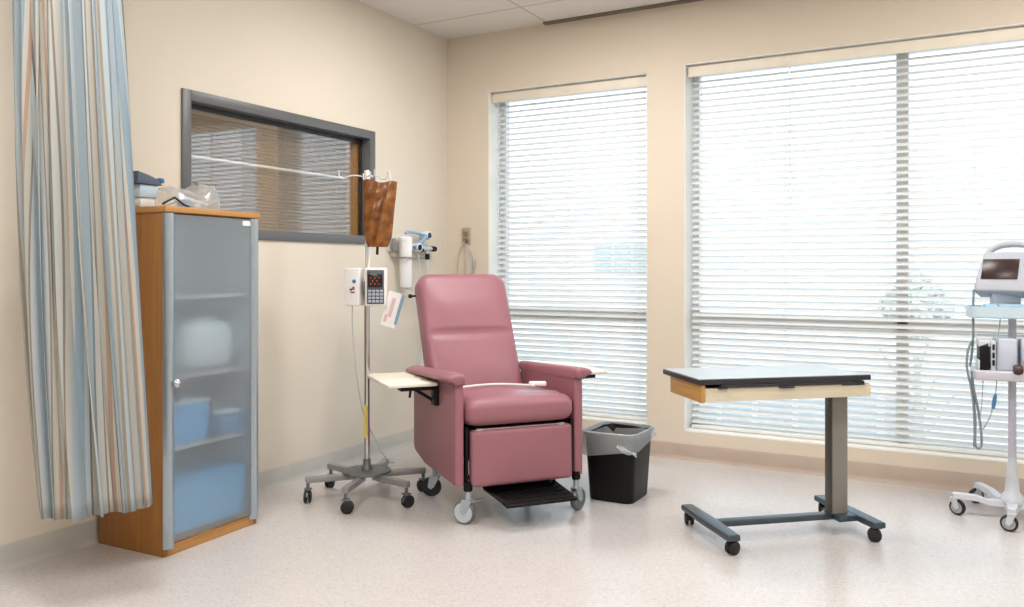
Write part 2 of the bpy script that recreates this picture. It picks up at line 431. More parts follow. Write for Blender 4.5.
# dim room beyond the partition
b = MB(); b.box((-3.0, -3.6, 0), (-2.9, .2, 2.85)); struct('wall_far', b, M('next_room_wall', '#a58a66', .8))
b = MB(); b.box((-2.9, -3.7, 0), (-.12, -3.6, 2.85)); b.box((-2.9, .1, 0), (-.12, .2, 2.85)); struct('wall_inner', b, MATS['next_room_wall'])
b = MB(); b.box((-2.9, -3.6, -.1), (-.12, .1, 0)); b.box((-2.9, -3.6, 2.85), (-.12, .1, 2.95)); struct('trim_2', b, MATS['next_room_wall'])
area('next_room_fill', (-1.4, -1.7, 2.8), .6, .6, 45, WARM)  # unseen fill light, added so the room behind the glass shows

# ceiling lights
for i, (tx, ty) in enumerate(TROFFERS):
    t = thing('ceiling_light', ['recessed ceiling light nearest the chair', 'recessed ceiling light above the overbed table', 'recessed ceiling light near the curtain', 'recessed ceiling light near the viewpoint', 'recessed ceiling light farthest from the windows'][i], 'ceiling light', (tx+.61, ty+.305, H-.028))
    b = MB()
    b.box((-.61, -.305, 0), (-.57, .305, .026)); b.box((.57, -.305, 0), (.61, .305, .026)); b.box((-.57, -.305, 0), (.57, -.265, .026)); b.box((-.57, .265, 0), (.57, .305, .026))
    b.build('frame', whitep, t)
    b = MB(); b.box((-.57, -.265, .014), (.57, .265, .024)); b.build('diffuser', offwhite, t)

# ================================================================ CURTAIN
def curtain():
    t = thing('privacy_curtain', 'striped blue, cream and orange privacy curtain hanging beside the cabinet', 'curtain', (.5, -3.2, .33))
    m = bpy.data.materials.new('striped_cloth'); m.use_nodes = True; n = m.node_tree; bs = n.nodes['Principled BSDF']; bs.inputs['Roughness'].default_value = .85
    uvn = n.nodes.new('ShaderNodeUVMap'); sx = n.nodes.new('ShaderNodeSeparateXYZ'); n.links.new(uvn.outputs[0], sx.inputs[0])
    fr = n.nodes.new('ShaderNodeMath'); fr.operation = 'FRACT'; n.links.new(sx.outputs[0], fr.inputs[0])
    r = n.nodes.new('ShaderNodeValToRGB'); r.color_ramp.interpolation = 'CONSTANT'; n.links.new(fr.outputs[0], r.inputs[0])
    seq = [(0, '#bccad3'), (.10, '#8f9aa0'), (.125, '#d9d6cf'), (.20, '#a0958c'), (.225, '#dcd5ca'), (.29, '#c9d6e0'), (.40, '#d9dddf'), (.45, '#aa9f94'), (.47, '#d8d2c6'), (.53, '#cfaf98'), (.57, '#e0d7cc'), (.62, '#a9bcc9'), (.72, '#d0d8dd'), (.77, '#8d857d'), (.79, '#cdc4b7'), (.84, '#dad6ce'), (.90, '#b9ad9c'), (.93, '#d3dbdf')]
    e = r.color_ramp.elements; dye = lambda c: tuple(q*f for q, f in zip(lin(c)[:3], (.66, .69, .70)))+(1,)
    e[0].position = 0; e[0].color = dye(seq[0][1]); e[1].position = seq[1][0]; e[1].color = dye(seq[1][1])
    for p, c in seq[2:]: x = e.new(p); x.color = dye(c)
    nz = n.nodes.new('ShaderNodeTexNoise'); nz.inputs['Scale'].default_value = 500
    bp = n.nodes.new('ShaderNodeBump'); bp.inputs['Strength'].default_value = .2; bp.inputs['Distance'].default_value = .002
    n.links.new(nz.outputs[0], bp.inputs['Height']); n.links.new(bp.outputs[0], bs.inputs['Normal']); n.links.new(r.outputs[0], bs.inputs['Base Color'])
    tr = n.nodes.new('ShaderNodeBsdfTranslucent'); n.links.new(r.outputs[0], tr.inputs[0])
    mx = n.nodes.new('ShaderNodeMixShader'); mx.inputs[0].default_value = .25; out = n.nodes['Material Output']
    n.links.new(bs.outputs[0], mx.inputs[1]); n.links.new(tr.outputs[0], mx.inputs[2]); n.links.new(mx.outputs[0], out.inputs[0])
    top = [Vector(p) for p in ((.23, -3.25), (.33, -3.28), (.42, -3.27), (.50, -3.20), (.555, -3.115))]
    bot = [Vector(p) for p in ((.45, -3.205), (.54, -3.30), (.63, -3.32), (.71, -3.20), (.755, -3.055))]
    def along(P, u):
        x = u*(len(P)-1); i = min(int(x), len(P)-2); f = x-i
        p0 = P[max(i-1, 0)]; p1 = P[i]; p2 = P[i+1]; p3 = P[min(i+2, len(P)-1)]
        return .5*((2*p1)+(-p0+p2)*f+(2*p0-5*p1+4*p2-p3)*f*f+(-p0+3*p1-3*p2+p3)*f**3)
    nu, nv = 260, 44; z0, z1 = .335, 2.80
    me = bpy.data.meshes.new('curtain_cloth'); vs = []; uvs = []
    rnd = random.Random(3); ph = [rnd.uniform(0, 6.28) for _ in range(6)]
    for j in range(nv+1):
        v = j/nv; z = z1+(z0-z1)*v
        q = max(0, min(1, (2.2-z)/1.9)); q = max(0, (z1-z)/(z1-z0))
        for i in range(nu+1):
            u = i/nu
            k = (q**3.2)*(1-u)+(q**.8)*u
            p = along(top, u).lerp(along(bot, u), k); p2 = along(top, min(1, u+.01)).lerp(along(bot, min(1, u+.01)), k)-along(top, max(0, u-.01)).lerp(along(bot, max(0, u-.01)), k)
            d = p2.normalized() if p2.length > 1e-6 else Vector((1, 0)); nn = Vector((d.y, -d.x))
            w = u+.012*math.sin(ph[0]+3*v+9*u)+.006*math.sin(ph[1]+7*v)
            a = 2*PI*8.5*w+ph[2]
            amp = .024+.009*math.sin(ph[3]+5*u*PI)
            off = math.sin(a)*amp+.010*math.sin(2.3*a+ph[4]+2*v)
            side = .014*math.sin(2*a+.6)
            p = p+nn*off+d*side
            vs.append((p.x-.5, p.y+3.2, z-.33+.004*math.sin(a*.5))); uvs.append((u*6.6+.35, v))
    fs = [(j*(nu+1)+i, j*(nu+1)+i+1, (j+1)*(nu+1)+i+1, (j+1)*(nu+1)+i) for j in range(nv) for i in range(nu)]
    # the leading fold on the wall side is cut short: its hem stops below the ceiling
    keep = []
    for f in fs:
        i = f[0] % (nu+1); j = f[0]//(nu+1); z = z1+(z0-z1)*(j/nv)
        if i/nu < .24 and z > 2.185: continue
        keep.append(f)
    me.from_pydata(vs, [], keep); uvl = me.uv_layers.new(name='UVMap')
    for p in me.polygons:
        p.use_smooth = True
        for li in p.loop_indices: uvl.data[li].uv = uvs[me.loops[li].vertex_index]
    me.materials.append(m); me.update()
    o = bpy.data.objects.new('cloth', me); COL.objects.link(o); o.parent = t
    sm = o.modifiers.new('thickness', 'SOLIDIFY'); sm.thickness = .0012
    b = MB(); b.T = Tr(-.5, 3.2, -.33)
    b.tube([(p.x, p.y, 2.825) for p in top]+[(.62, -2.95, 2.825)], .010, 8, smooth=4); b.build('track', alu, t)
    for k in range(7):
        p = along(top, .28+.7*k/6)
        b = MB(); b.T = Tr(-.5, 3.2, -.33); b.tube([(p.x, p.y, 2.78), (p.x, p.y, 2.82)], .003, 6); b.build('hook', whitep, t)
    for k in range(3):
        p = along(top, .03+.08*k)
        b = MB(); b.T = Tr(-.5, 3.2, -.33); b.tube([(p.x, p.y, 2.17), (p.x, p.y, 2.82)], .0015, 5); b.build('hanging_cord', whitep, t)
curtain()

# ================================================================ CABINET
def cabinet():
    t = thing('storage_cabinet', 'tall cherry wood cabinet with frosted glass door against the left wall', 'cabinet', (.43, -2.757, 0), math.radians(2))
    w, d, h = .525, .405, 1.446     # local: +y along width, -x to the wall
    b = MB()
    b.box((-d, 0, 0), (-.003, .018, h-.024), .001); b.box((-d, w-.018, 0), (-.003, w, h-.024), .001)
    b.box((-d, .018, .0), (-d+.008, w-.018, h-.024))
    b.box((-d+.008, .018, .045), (-.02, w-.018, .063)); b.build('carcass', cherry, t)
    b = MB(); b.box((-d+.0085, .0185, .064), (-d+.012, w-.0185, h-.026)); b.box((-d+.012, .0185, .064), (-.02, .021, h-.026)); b.box((-d+.012, w-.021, .064), (-.02, w-.0185, h-.026)); b.build('added_lining', M('brightening_lining', '#d9dcdc', .5), t)  # pale inner skin, added to brighten what shows through the frosted door
    b = MB(); b.box((-d-.002, -.006, h-.024), (.016, w+.006, h), .002); b.build('top', cherry_h, t)
    b = MB(); b.box((-.02, .018, 0), (-.002, w-.018, .045), .001); b.build('plinth', cherry_h, t)
    for z in (.42, .72, 1.06):
        b = MB(); b.box((-d+.01, .02, z), (-.03, w-.02, z+.016)); b.build('shelf', M('pale_shelf', '#cfcac0', .5), t)
    b = MB(); b.box((.001, .045, .052), (.007, w-.04, h-.032)); dr = b.build('door', frost, t)
    for y0_, y1_ in ((-.006, .050), (w-.048, w+.006)):
        b = MB(); n = 10
        pts = [(.022*math.sin(PI*k/n)+.001, y0_+(y1_-y0_)*k/n) for k in range(n+1)]+[(0, y1_), (0, y0_)]
        b.prism([(p[0], p[1]) for p in pts], .034 if y0_ < .1 else .03, h-.028, 'Z'); b.build('stile', alu, dr)
    b = MB(); b.lathe([(.001, 0), (.007, 0), (.006, .012), (.017, .018), (.018, .028), (.011, .036), (.001, .038)], (.018, .03, .715), 'X', 16); b.build('knob', chrome, dr)
    b = MB(); b.box((.007, w-.098, h-.062), (.010, w-.052, h-.04)); b.build('catch', whitep, dr)
    # contents dimly seen through the frosted door
    X = lambda x, y, z: (.43+x*math.cos(.0349)-y*math.sin(.0349), -2.757+x*math.sin(.0349)+y*math.cos(.0349), z)
    def item(name, lab, cat, x, y, z, build):
        o = thing(name, lab, cat, X(x, y, z), .0349); build(o)
    blue = M('sky_blue_plastic', '#58b4ee', .4); pale = M('pale_pack', '#dfe9ef', .5)
    def tub(sx, sy, sz, mat, lid=None):
        def f(o):
            b = MB(); b.prism([(-sx/2, -sy/2), (sx/2, -sy/2), (sx/2, sy/2), (-sx/2, sy/2)], 0, sz, 'Z', .006); b.build('body', mat, o)
            b = MB(); b.box((-sx/2-.006, -sy/2-.006, sz), (sx/2+.006, sy/2+.006, sz+.012), .003); b.build('lid', lid or pale, o)
        return f
    def sack(w_, h_, t_, mat):
        def f(o):
            b = MB(); b.T = Tr(0, 0, h_/2) @ Rz(PI/2); b.pad(w_, h_, t_, h_*.35, t_*.42, lambda x, z, s_, s1: s_*.012*math.sin(31*x+9*z)*(1-s1), n=20, m=16); b.build('wrap', mat, o, sharp=None)
            b = MB(); b.T = Tr(0, 0, h_); b.box((-.02, -.05, -.012), (.02, .05, .012), .006); b.build('seal', pale, o)
        return f
    item('storage_tub', 'blurred large blue tub on the lowest shelf inside the frosted cabinet', 'container', -.13, .27, .0632, tub(.20, .42, .22, M('bright_blue', '#74c4f2', .4), blue))
    item('storage_tub', 'blurred blue box on middle shelf at left inside the frosted cabinet', 'container', -.14, .17, .4362, tub(.2, .2, .17, blue))
    item('storage_tub', 'blurred low pale box on middle shelf at right inside frosted cabinet', 'container', -.13, .41, .4362, tub(.2, .17, .10, M('mid_blue', '#5d95bd', .4)))
    item('supply_bag', 'blurred white pack on the upper shelf inside the frosted cabinet', 'pack', -.11, .30, .7362, sack(.30, .22, .15, M('bright_pack', '#f0f5f8', .5)))
cabinet()

# things on the cabinet
def on_cabinet():
    t = thing('plastic_bag', 'clear crumpled plastic bag of tubing on the right of cabinet top', 'bag', (.26, -2.505, 1.4495), math.radians(5))
    rnd = random.Random(5)
    def f(u, v):
        th = PI*u; a = v
        y = -.155+.33*a
        hgt = .122*(math.sin(PI*min(1, max(0, a*.94+.06)))**.35)*(.82+.2*math.sin(9*a+1))
        if a > .85: hgt = .13-.02*(a-.85)/.15
        w = .10*(.9+.12*math.sin(5*a))
        cr_ = .010*math.sin(17*a+5*u)+.007*math.sin(31*u+11*a)
        return Vector((w*math.cos(th)*(1 if a < .85 else 1-.6*(a-.85)/.15), y, max(.002, (hgt+cr_)*math.sin(th)**.7)))
    b = MB(); b.grid(f, 26, 30); b.build('film', film, t, sharp=None)
    b = MB(); b.tube([(-.02, -.10, .02), (.03, -.02, .05), (.0, .05, .02), (.04, .09, .055), (.01, .13, .03), (-.04, .06, .05), (.0, -.04, .03), (.03, -.08, .06)], .007, 8, smooth=6); b.build('coiled_tube', M('clear_white_tube', '#e6ecef', .3), t)
    b = MB(); b.lathe([(.001, 0), (.03, 0), (.032, .03), (.025, .035), (.001, .035)], (.03, -.04, .006), 'Z', 20); b.build('blue_cap', M('cap_blue', '#8aa2bd', .4), t)
    t = thing('equipment_tub', 'pale blue tub with dark lid at cabinet top left by the curtain', 'container', (.24, -2.735+.03, 1.4495), math.radians(3))
    b = MB(); b.box((-.12, -.04, .040), (.02, .06, .10), .012); b.build('tub', M('pale_blue_tub', '#b9cfdd', .4), t)
    b = MB(); b.box((-.10, -.03, .0), (.01, .05, .045), .01); b.build('stand', offwhite, t)
    b = MB(); b.prism([(-.06, .098), (-.055, .150), (.0, .138), (.05, .122), (.07, .098)], -.125, .03, 'X', .004); b.build('dark_lid', M('dusk_blue', '#4c5a6b', .4), t)
    b = MB(); b.box((-.0, .055, .108), (.035, .078, .130), .006); b.build('blue_handle', M('blue_grip', '#38699c', .4), t)
    t = tag(MB().tube([(.40, -2.74, 1.4565), (.405, -2.69, 1.484), (.38, -2.66, 1.487), (.37, -2.61, 1.464), (.36, -2.57, 1.4565), (.33, -2.54, 1.4565)], .0045, 8, smooth=6).build('power_cord', rubber), 'short black cord curled on cabinet top at its left end', 'cord')
on_cabinet()

# ================================================================ CASTER
def caster(parent, x, y, r, top, yaw=0, wmat=rubber, hubm=greyplast, forkm=steelg, wd=.022, twin=False, trail=.018, stem=.008, rim=.74):
    """caster part (fork) with wheel sub-part; wheel touches z=0"""
    b = MB(); b.T = Tr(x, y, 0) @ Rz(yaw)
    b.tube([(0, 0, r*2+.008), (0, 0, top)], stem, 10)
    b.box((-.018, -.018, 2*r+.002), (.018, .018, 2*r+.010), .002)
    if not twin:
        for s_ in (-1, 1):
            b.prism([(-stem*2, 2*r+.006), (stem*2, 2*r+.006), (trail+.008+stem*.6, r), (trail, r-.012), (trail-.008-stem*.6, r)], s_*(wd/2+.003)-.0015, s_*(wd/2+.003)+.0015, 'Y')
    else:
        b.prism([(trail+r*.95*math.cos(a), r+r*.95*math.sin(a)) for a in [PI*k/10+.15 for k in range(11)]], -.004, .004, 'Y')
        b.tube([(0, 0, r*1.3), (0, 0, top)], .009, 8)
    c = b.build('caster', forkm, parent)
    b = MB(); b.T = Tr(x, y, 0) @ Rz(yaw)
    hw = wd/2
    if twin:
        for s_ in (-1, 1):
            b.lathe([(.002, s_*.005), (r*.9, s_*.005), (r, s_*.009), (r, s_*(hw+.004)), (r*.8, s_*(hw+.008)), (.002, s_*(hw+.009))], (trail, 0, r), 'Y', 24)
    else:
        b.lathe([(r*rim, -hw), (r*.94, -hw), (r, -hw*.5), (r, hw*.5), (r*.94, hw), (r*rim, hw)], (trail, 0, r), 'Y', 28)
    w = b.build('wheel', wmat, c)
    if not twin:
        b = MB(); b.T = Tr(x, y, 0) @ Rz(yaw)
        b.lathe([(.003, -hw*1.25), (r*.3, -hw*1.25), (r*.34, -hw*1.06), (r*rim, -hw*1.06), (r*rim, hw*1.06), (r*.34, hw*1.06), (r*.3, hw*1.25), (.003, hw*1.25)], (trail, 0, r), 'Y', 24)
        b.build('wheel_hub', hubm, c)
    return c

# ================================================================ RECLINER
def recliner():
    t = thing('recliner_chair', 'rose pink vinyl medical recliner on casters between IV stand and wastebasket', 'recliner chair', (1.455, -1.568, 0), math.radians(51.5)); t.scale = (1.05, 1, 1)
    for s_ in (-1, 1):
        b = MB()
        # side panel outline in (y,z)
        pts = [(.0, .18), (.0, .60), (.012, .66), (.67, .632), (.70, .60), (.70, .26)]
        pts += [(.70-.05*(1-math.cos(a)), .26-.05*math.sin(a)) for a in [PI/2*k/5 for k in range(1, 6)]]
        pts += [(.50, .182)]
        X0, X1 = (.272, .316) if s_ > 0 else (-.316, -.272)
        b.prism(pts, X0, X1, 'X', .014, 4); b.build('side_panel', vinyl, t)
        # flared arm pad
        b = MB(); prof = [(.269, .650), (.269, .686), (.277, .699), (.292, .705), (.33, .701), (.353, .692), (.362, .680), (.357, .670), (.345, .665), (.325, .658), (.318, .645)]
        n = 12
        def ring(y, k):  # shrink at ends
            cx, cz = .315, .678
            return [(s_*(cx+(p[0]-cx)*k), y, cz-.036*max(0, y)/.7+(p[1]-cz)*k) for p in prof]
        rows = [(-.022, .35), (-.020, .7), (-.012, .9), (.002, 1), (.1, 1.0), (.3, .97), (.60, .94), (.70, .93), (.72, .8), (.725, .4)]
        vs = []; fs = []; m_ = len(prof)
        for y, k in rows: vs += ring(y, k)
        for i in range(len(rows)-1):
            for k in range(m_): fs.append([i*m_+k, i*m_+(k+1) % m_, (i+1)*m_+(k+1) % m_, (i+1)*m_+k])
        fs += [list(range(m_)), [(len(rows)-1)*m_+k for k in range(m_)][::-1]]
        b.add(vs, fs, True); b.build('armrest', vinyl, t, sharp=75)
    # seat cushion: pad turned flat
    b = MB(); b.T = Tr(0, .262, .505) @ Matrix.Rotation(-PI/2+math.radians(-2), 4, 'X')
    b.pad(.53, .57, .125, .05, .045, lambda x, z, s_, s1: (-.018*math.cos(x/.53*PI)*math.cos(z/.6*PI) if s_ < 0 else 0))
    so = b.build('seat', vinyl, t, sharp=80)
    # footrest panel
    b = MB(); b.T = Tr(.006, .012, .302) @ Matrix.Rotation(math.radians(-2), 4, 'X')
    b.pad(.495, .262, .065, .018, .018, lambda x, z, s_, s1: (-.006*math.cos(x/.5*PI)*math.cos(z/.27*PI) if s_ < 0 else 0)); b.build('leg_rest', vinyl, t, sharp=80)
    # backrest
    lean = math.radians(25.5); bh = .785
    def bf(x, z, side, s1):
        if side > 0: return 0
        zz = z/(bh/2)
        e = -.012*(1-s1**4)
        e += .022*math.exp(-((zz-.04)/.034)**2)*(1-(abs(x)/.25)**6) if abs(x) < .25 else 0
        e += -.016*math.exp(-((zz-.46)/.3)**2)*(1-s1**3)
        e += -.012*math.exp(-((zz+.45)/.35)**2)*(1-s1**3)
        return e
    b = MB(); b.T = Tr(0, .545, .46) @ Matrix.Rotation(-lean, 4, 'X') @ Tr(.006, .06, bh/2+.0)
    b.pad(.505, bh, .12, .075, .035, bf, n=30, m=60); b.build('backrest', vinyl, t, sharp=80)
    b = MB(); b.T = Tr(0, .545, .46) @ Matrix.Rotation(-lean, 4, 'X'); b.box((-.22, .111, .08), (.22, .13, .68), .006); b.build('back_shell', blackp, t)
    # underframe / mechanism
    b = MB()
    for s_ in (-1, 1):
        b.box((s_*.262-.008, .02, .19), (s_*.262+.008, .60, .225), .002); b.box((s_*.258-.006, .005, .2), (s_*.258+.006, .035, .45), .001)
        b.tube([(s_*.25, .05, .42), (s_*.25, .02, .3), (s_*.25, .12, .2)], .008, 8)
        b.box((s_*.255-.006, .03, .415), (s_*.255+.006, .55, .435))
    b.box((-.262, .05, .415), (.262, .07, .437)); b.box((-.262, .50, .20), (.262, .53, .43)); b.tube([(-.262, .06, .205), (.262, .06, .205)], .012, 10); b.tube([(-.262, .56, .205), (.262, .56, .205)], .012, 10)
    b.box((-.1, .06, .43), (.1, .08, .442)); b.build('frame', blackp, t)
    b = MB()
    b.tube([(-.22, .0, .438), (.22, .0, .438)], .004, 6)
    for s_ in (-1, 1): b.box((s_*.20-.012, -.003, .432), (s_*.20+.012, .03, .442))
    b.build('linkage', chrome, t)
    # foot plate
    b = MB(); b.T = Tr(.035, -.02, .115) @ Matrix.Rotation(math.radians(4), 4, 'X'); b.box((-.17, -.15, 0), (.17, .25, .014), .004)
    for k in range(7): b.box((-.155, -.13+k*.05, .014), (.155, -.118+k*.05, .017))
    b.build('foot_plate', blackp, t)
    b = MB()
    for s_ in (-1, 1):
        b.tube([(.035+s_*.165, -.12, .12), (.035+s_*.175, .10, .13), (.035+s_*.19, .16, .21)], .008, 8)
    b.build('plate_arm', rubber, t)
    # casters
    cr_ = .054
    for (x, y, yaw) in ((-.252, .01, 2.3), (.285, .015, .6), (-.25, .53, 2.6), (.25, .53, 1.2)):
        caster(t, x, y, cr_ if y < .3 else .05, .19, yaw, wmat=cast_grey if y < .3 else rubber, hubm=M('wheel_pale', '#b9c4cc', .4) if x < 0 and y < .3 else (cast_grey if y < .3 else rubber), forkm=M('fork_pale', '#aeb8bf', .35, .5), wd=.026, stem=.013, rim=.84)
        b = MB(); b.lathe([(.001, .155), (.019, .155), (.021, .17), (.019, .195), (.001, .195)], (x, y, 0), 'Z', 14); b.build('caster_collar', blackp, t)
    # brake pedal on the near caster
    b = MB(); b.T = Tr(-.252, .01, 0) @ Rz(.4); b.box((.0, -.014, .098), (.085, .014, .105), .003); b.build('brake_pedal', MATS['fork_pale'], t)
    # side trays
    for s_ in (-1, 1):
        b = MB(); a, c = (.322, .565)
        x0_, x1_ = (a, c) if s_ > 0 else (-c, -a)
        R = .02; pts = []
        ylo, yhi = .215, .69
        for cx, cy, a0 in ((x1_-R, yhi-R, 0), (x0_+R, yhi-R, PI/2), (x0_+R, ylo+R, PI), (x1_-R, ylo+R, 1.5*PI)):
            pts += [(cx+R*math.cos(a0+PI/2*k/4), cy+R*math.sin(a0+PI/2*k/4)) for k in range(5)]
        zt = .636 if s_ < 0 else .650
        b.prism(pts, zt-.016, zt, 'Z', .004, 2); tr_ = b.build('side_tray', M('cream_laminate', '#e6e0d0', .35), t)
        b = MB()
        b.box((s_*.328-.011, .235, zt-.115), (s_*.328+.011, .30, zt-.014), .002); b.box((min(s_*.32, s_*.50), .232, zt-.036), (max(s_*.32, s_*.50), .30, zt-.017), .002)
        b.tube([(s_*.325, .285, zt-.10), (s_*.43, .285, zt-.03)], .008, 8); b.tube([(s_*.44, .285, zt-.03), (s_*.445, .285, zt-.075)], .006, 8)
        b.build('tray_bracket', blackp, tr_)
        if s_ < 0:
            for yy in (.45, .34):
                b = MB(); b.lathe([(.001, 0), (.010, 0), (.008, .004), (.001, .005)], (-.37, yy, zt), 'Z', 12); b.build('tray_screw', steelg, tr_)
    b = MB(); b.T = Tr(0, .545, .46) @ Matrix.Rotation(-lean, 4, 'X'); b.tube([(-.235, .08, .675), (-.270, .085, .675)], .006, 8); b.lathe([(.001, 0), (.011, 0), (.013, .008), (.009, .017), (.001, .018)], (-.284, .085, .675), 'X', 14); b.build('recline_knob', blackp, t)
    # loose things on the seat
    Z = .586
    L = t.location; R_ = Matrix.Rotation(t.rotation_euler.z, 3, 'Z')
    def wl(x, y, z): return L+R_ @ Vector((x, y, z))
    s = MB()
    pts = [(-.255, .30, Z+.004), (-.16, .315, Z+.008), (-.06, .335, Z+.009), (.03, .315, Z+.010), (.10, .25, Z+.012), (.15, .18, Z+.014)]
    s.T = Matrix(); s.tube([wl(*p) for p in pts], .0065, 8, smooth=5); 
    o = s.build('call_cord', M('cord_white', '#dedee0', .4)); tag(o, 'white cord lying across the rose recliner seat', 'cord')
    t2 = thing('handset', 'small white handset on recliner seat at end of cord', 'handset', wl(.165, .20, Z+.008), t.rotation_euler.z+math.radians(-20))
    b = MB(); b.box((-.035, -.016, 0), (.055, .018, .024), .008, 3); b.build('body', offwhite, t2)
    b = MB(); b.lathe([(.001, 0), (.008, 0), (.007, .003), (.001, .0035)], (.03, 0, .024), 'Z', 12); b.build('button', M('button_grey', '#8e9499', .4), t2)
    def pf(u, v):
        a = 2*PI*u; r_ = v
        x = .13+.115*r_*math.cos(a)*(1+.08*math.sin(3*a)); y = .10+.075*r_*math.sin(a)*(1+.1*math.sin(2*a+1))
        dome = .018*math.cos(x/.53*PI)*math.cos((y-.262)/.6*PI)
        return wl(x, y, .5645+dome+.009+.0025*math.sin(5*a+6*r_)*r_)
    b = MB(); b.grid(pf, 36, 8); o = b.build('plastic_sheet', film, None, sharp=None); tag(o, 'flat clear plastic wrap on the front right of recliner seat', 'plastic sheet')
recliner()

# ================================================================ IV STAND
IVX, IVY = (0.577, -1.632)
def iv():
    fw_ = Vector((-.4843, .8749, 0)); rt_ = Vector((.8749, .4843, 0))
    # camera-frame lateral -0.755, depth 4.34 from the view position
    P = Vector((3.338, -5.06, 0))+fw_*4.34+rt_*(-.755)
    ang0 = math.radians(28.965)
    t = thing('iv_stand', 'chrome IV pole on six legged grey rolling base left of recliner', 'iv stand', P, ang0)
    b = MB(); pts = []
    for k in range(6):
        a = math.radians(20+60*k)
        for da in (-.22, .22): pts.append((.125*math.cos(a+da), .125*math.sin(a+da)))
    b.prism(pts, .128, .142, 'Z', .003); b.lathe([(.03, .14), (.028, .16), (.02, .17), (.02, .2)], (0, 0, 0), 'Z', 20); b.build('base_plate', cast_grey, t)
    for k in range(6):
        a = math.radians(20+60*k)
        b = MB(); b.T = Rz(a); b.box((.06, -.017, .100), (.312, .017, .130), .004); 
        lg = b.build('leg', M('leg_grey', '#9a9c9d', .35, .5), t)
        rr = .30
        caster(t, rr*math.cos(a), rr*math.sin(a), .031, .105, a+PI/2+.5*math.sin(3*k+1), wd=.02, hubm=blackp, forkm=cast_grey, twin=True, trail=.008)
    b = MB(); b.tube([(0, 0, .14), (0, 0, 1.06)], .0155, 16); b.lathe([(.0155, 1.02), (.021, 1.03), (.021, 1.07), (.012, 1.085)], (0, 0, 0), 'Z', 16); b.build('pole', chrome, t)
    b = MB(); b.tube([(0, 0, 1.0), (0, 0, 1.675)], .010, 12); b.build('extension_pole', M('pole_pale', '#d7dadb', .25, .5), t)
    b = MB(); b.tube([(-.004, -.0175, .312), (-.004, -.0175, .48)], .0085, 10); b.build('warning_strip', M('yellow_tape', '#e0c95a', .5), t, )['label'] = 'yellow strip'
    for k, a in enumerate((math.radians(180+10), math.radians(5), math.radians(-60), math.radians(110))):
        b = MB(); c_, s_ = math.cos(a), math.sin(a); L_ = .12 if k == 0 else .085
        b.tube([(0, 0, 1.665), (c_*L_*.6, s_*L_*.6, 1.672), (c_*L_, s_*L_, 1.655), (c_*(L_+.02), s_*(L_+.02), 1.667), (c_*(L_+.025), s_*(L_+.025), 1.695)], .0036, 8, smooth=4); b.build('hook', M('hook_pale', '#dfe3e4', .25, .4), t)
    b = MB(); b.lathe([(.001, 1.645), (.014, 1.645), (.014, 1.69), (.012, 1.70), (.001, 1.70)], (0, 0, 0), 'Z', 12); b.build('top_cap', whitep, t)
    R3 = Matrix.Rotation(ang0, 3, 'Z')
    def wl(x, y, z): return P+R3 @ Vector((x, y, z))
    # amber bag
    am = M('amber_plastic', '#9a5c26', .28, var=(22, .45))
    n = am.node_tree; rp = [q for q in n.nodes if q.type == 'VALTORGB'][0]
    rp.color_ramp.elements[0].color = lin('#5c3413'); rp.color_ramp.elements[1].color = lin('#9a6029'); x = rp.color_ramp.elements.new(.78); x.color = lin('#c08d60')
    bt = thing('drip_bag', 'amber brown protective bag hanging from the IV pole hooks', 'iv bag', wl(.07, -.03, 1.66), ang0)
    def bag(side):
        def f(u, v):
            wtop, wbot = .088, .068
            k = v
            hw = wtop*(1-k)+wbot*k
            if k > .8: hw *= 1-.25*((k-.8)/.2)**2
            x = (u*2-1)*hw + .004 - .012*k
            th = .028*math.sqrt(max(0, 1-(u*2-1)**2))*math.sin(PI*min(1, .08+.9*k))**.5
            y = side*(th+.005*math.sin(16*u+7*k)*(1-(u*2-1)**2)+.004*math.sin(23*k+9*u)*(1-(u*2-1)**2))
            return Vector((x, y, -.015-.345*k+.006*math.sin(9*u)*(1-k)-.012*(u if k < .3 else 0)))
        return f
    b = MB(); b.grid(bag(-1), 20, 26); b.grid(bag(1), 20, 26); b.build('bag', am, bt, sharp=None)
    for x in (-.05, .055):
        b = MB(); b.tube([(x, 0, -.02), (x, 0, .01), (x*.9, 0, .03)], .003, 6, smooth=3); b.build('hanging_loop', whitep, bt)
    b = MB(); b.tube([(-.01, 0, -.355), (-.012, 0, -.40)], .007, 10); b.build('port', blackp, bt)
    b = MB(); b.tube([(-.045, 0, -.35), (-.05, .0, -.40), (-.055, -.01, -.47)], .005, 8, smooth=3); b.build('drip_tube', whitep, bt)
    # pump
    pt = thing('infusion_pump', 'pale infusion pump with black display and keypad clamped on IV pole', 'infusion pump', wl(.056, -.05, .995), ang0+math.radians(4))
    b = MB(); b.box((-.055, -.035, 0), (.055, .045, .198), .010, 3); b.build('housing', offwhite, pt)
    b = MB(); b.box((-.043, -.039, .012), (.043, -.034, .186), .003); b.build('face', M('pump_face', '#4c5260', .4), pt)
    b = MB(); b.box((-.038, -.042, .098), (.036, -.038, .165), .002); b.build('display', M('pump_screen', '#1c1414', .2), pt)
    led = bpy.data.materials.new('amber_led'); led.use_nodes = True; led.node_tree.nodes['Principled BSDF'].inputs['Base Color'].default_value = lin('#b04a20')
    led.node_tree.nodes['Principled BSDF'].inputs['Emission Color'].default_value = lin('#ff7a30'); led.node_tree.nodes['Principled BSDF'].inputs['Emission Strength'].default_value = .2
    b = MB()
    rnd = random.Random(2)
    for j in range(3):
        for i in range(5):
            if (i+j) % 2 == 0: b.box((-.026+i*.0105, -.0432, .112+j*.015), (-.022+i*.0105, -.0418, .119+j*.015))
    b.build('readout', led, pt)
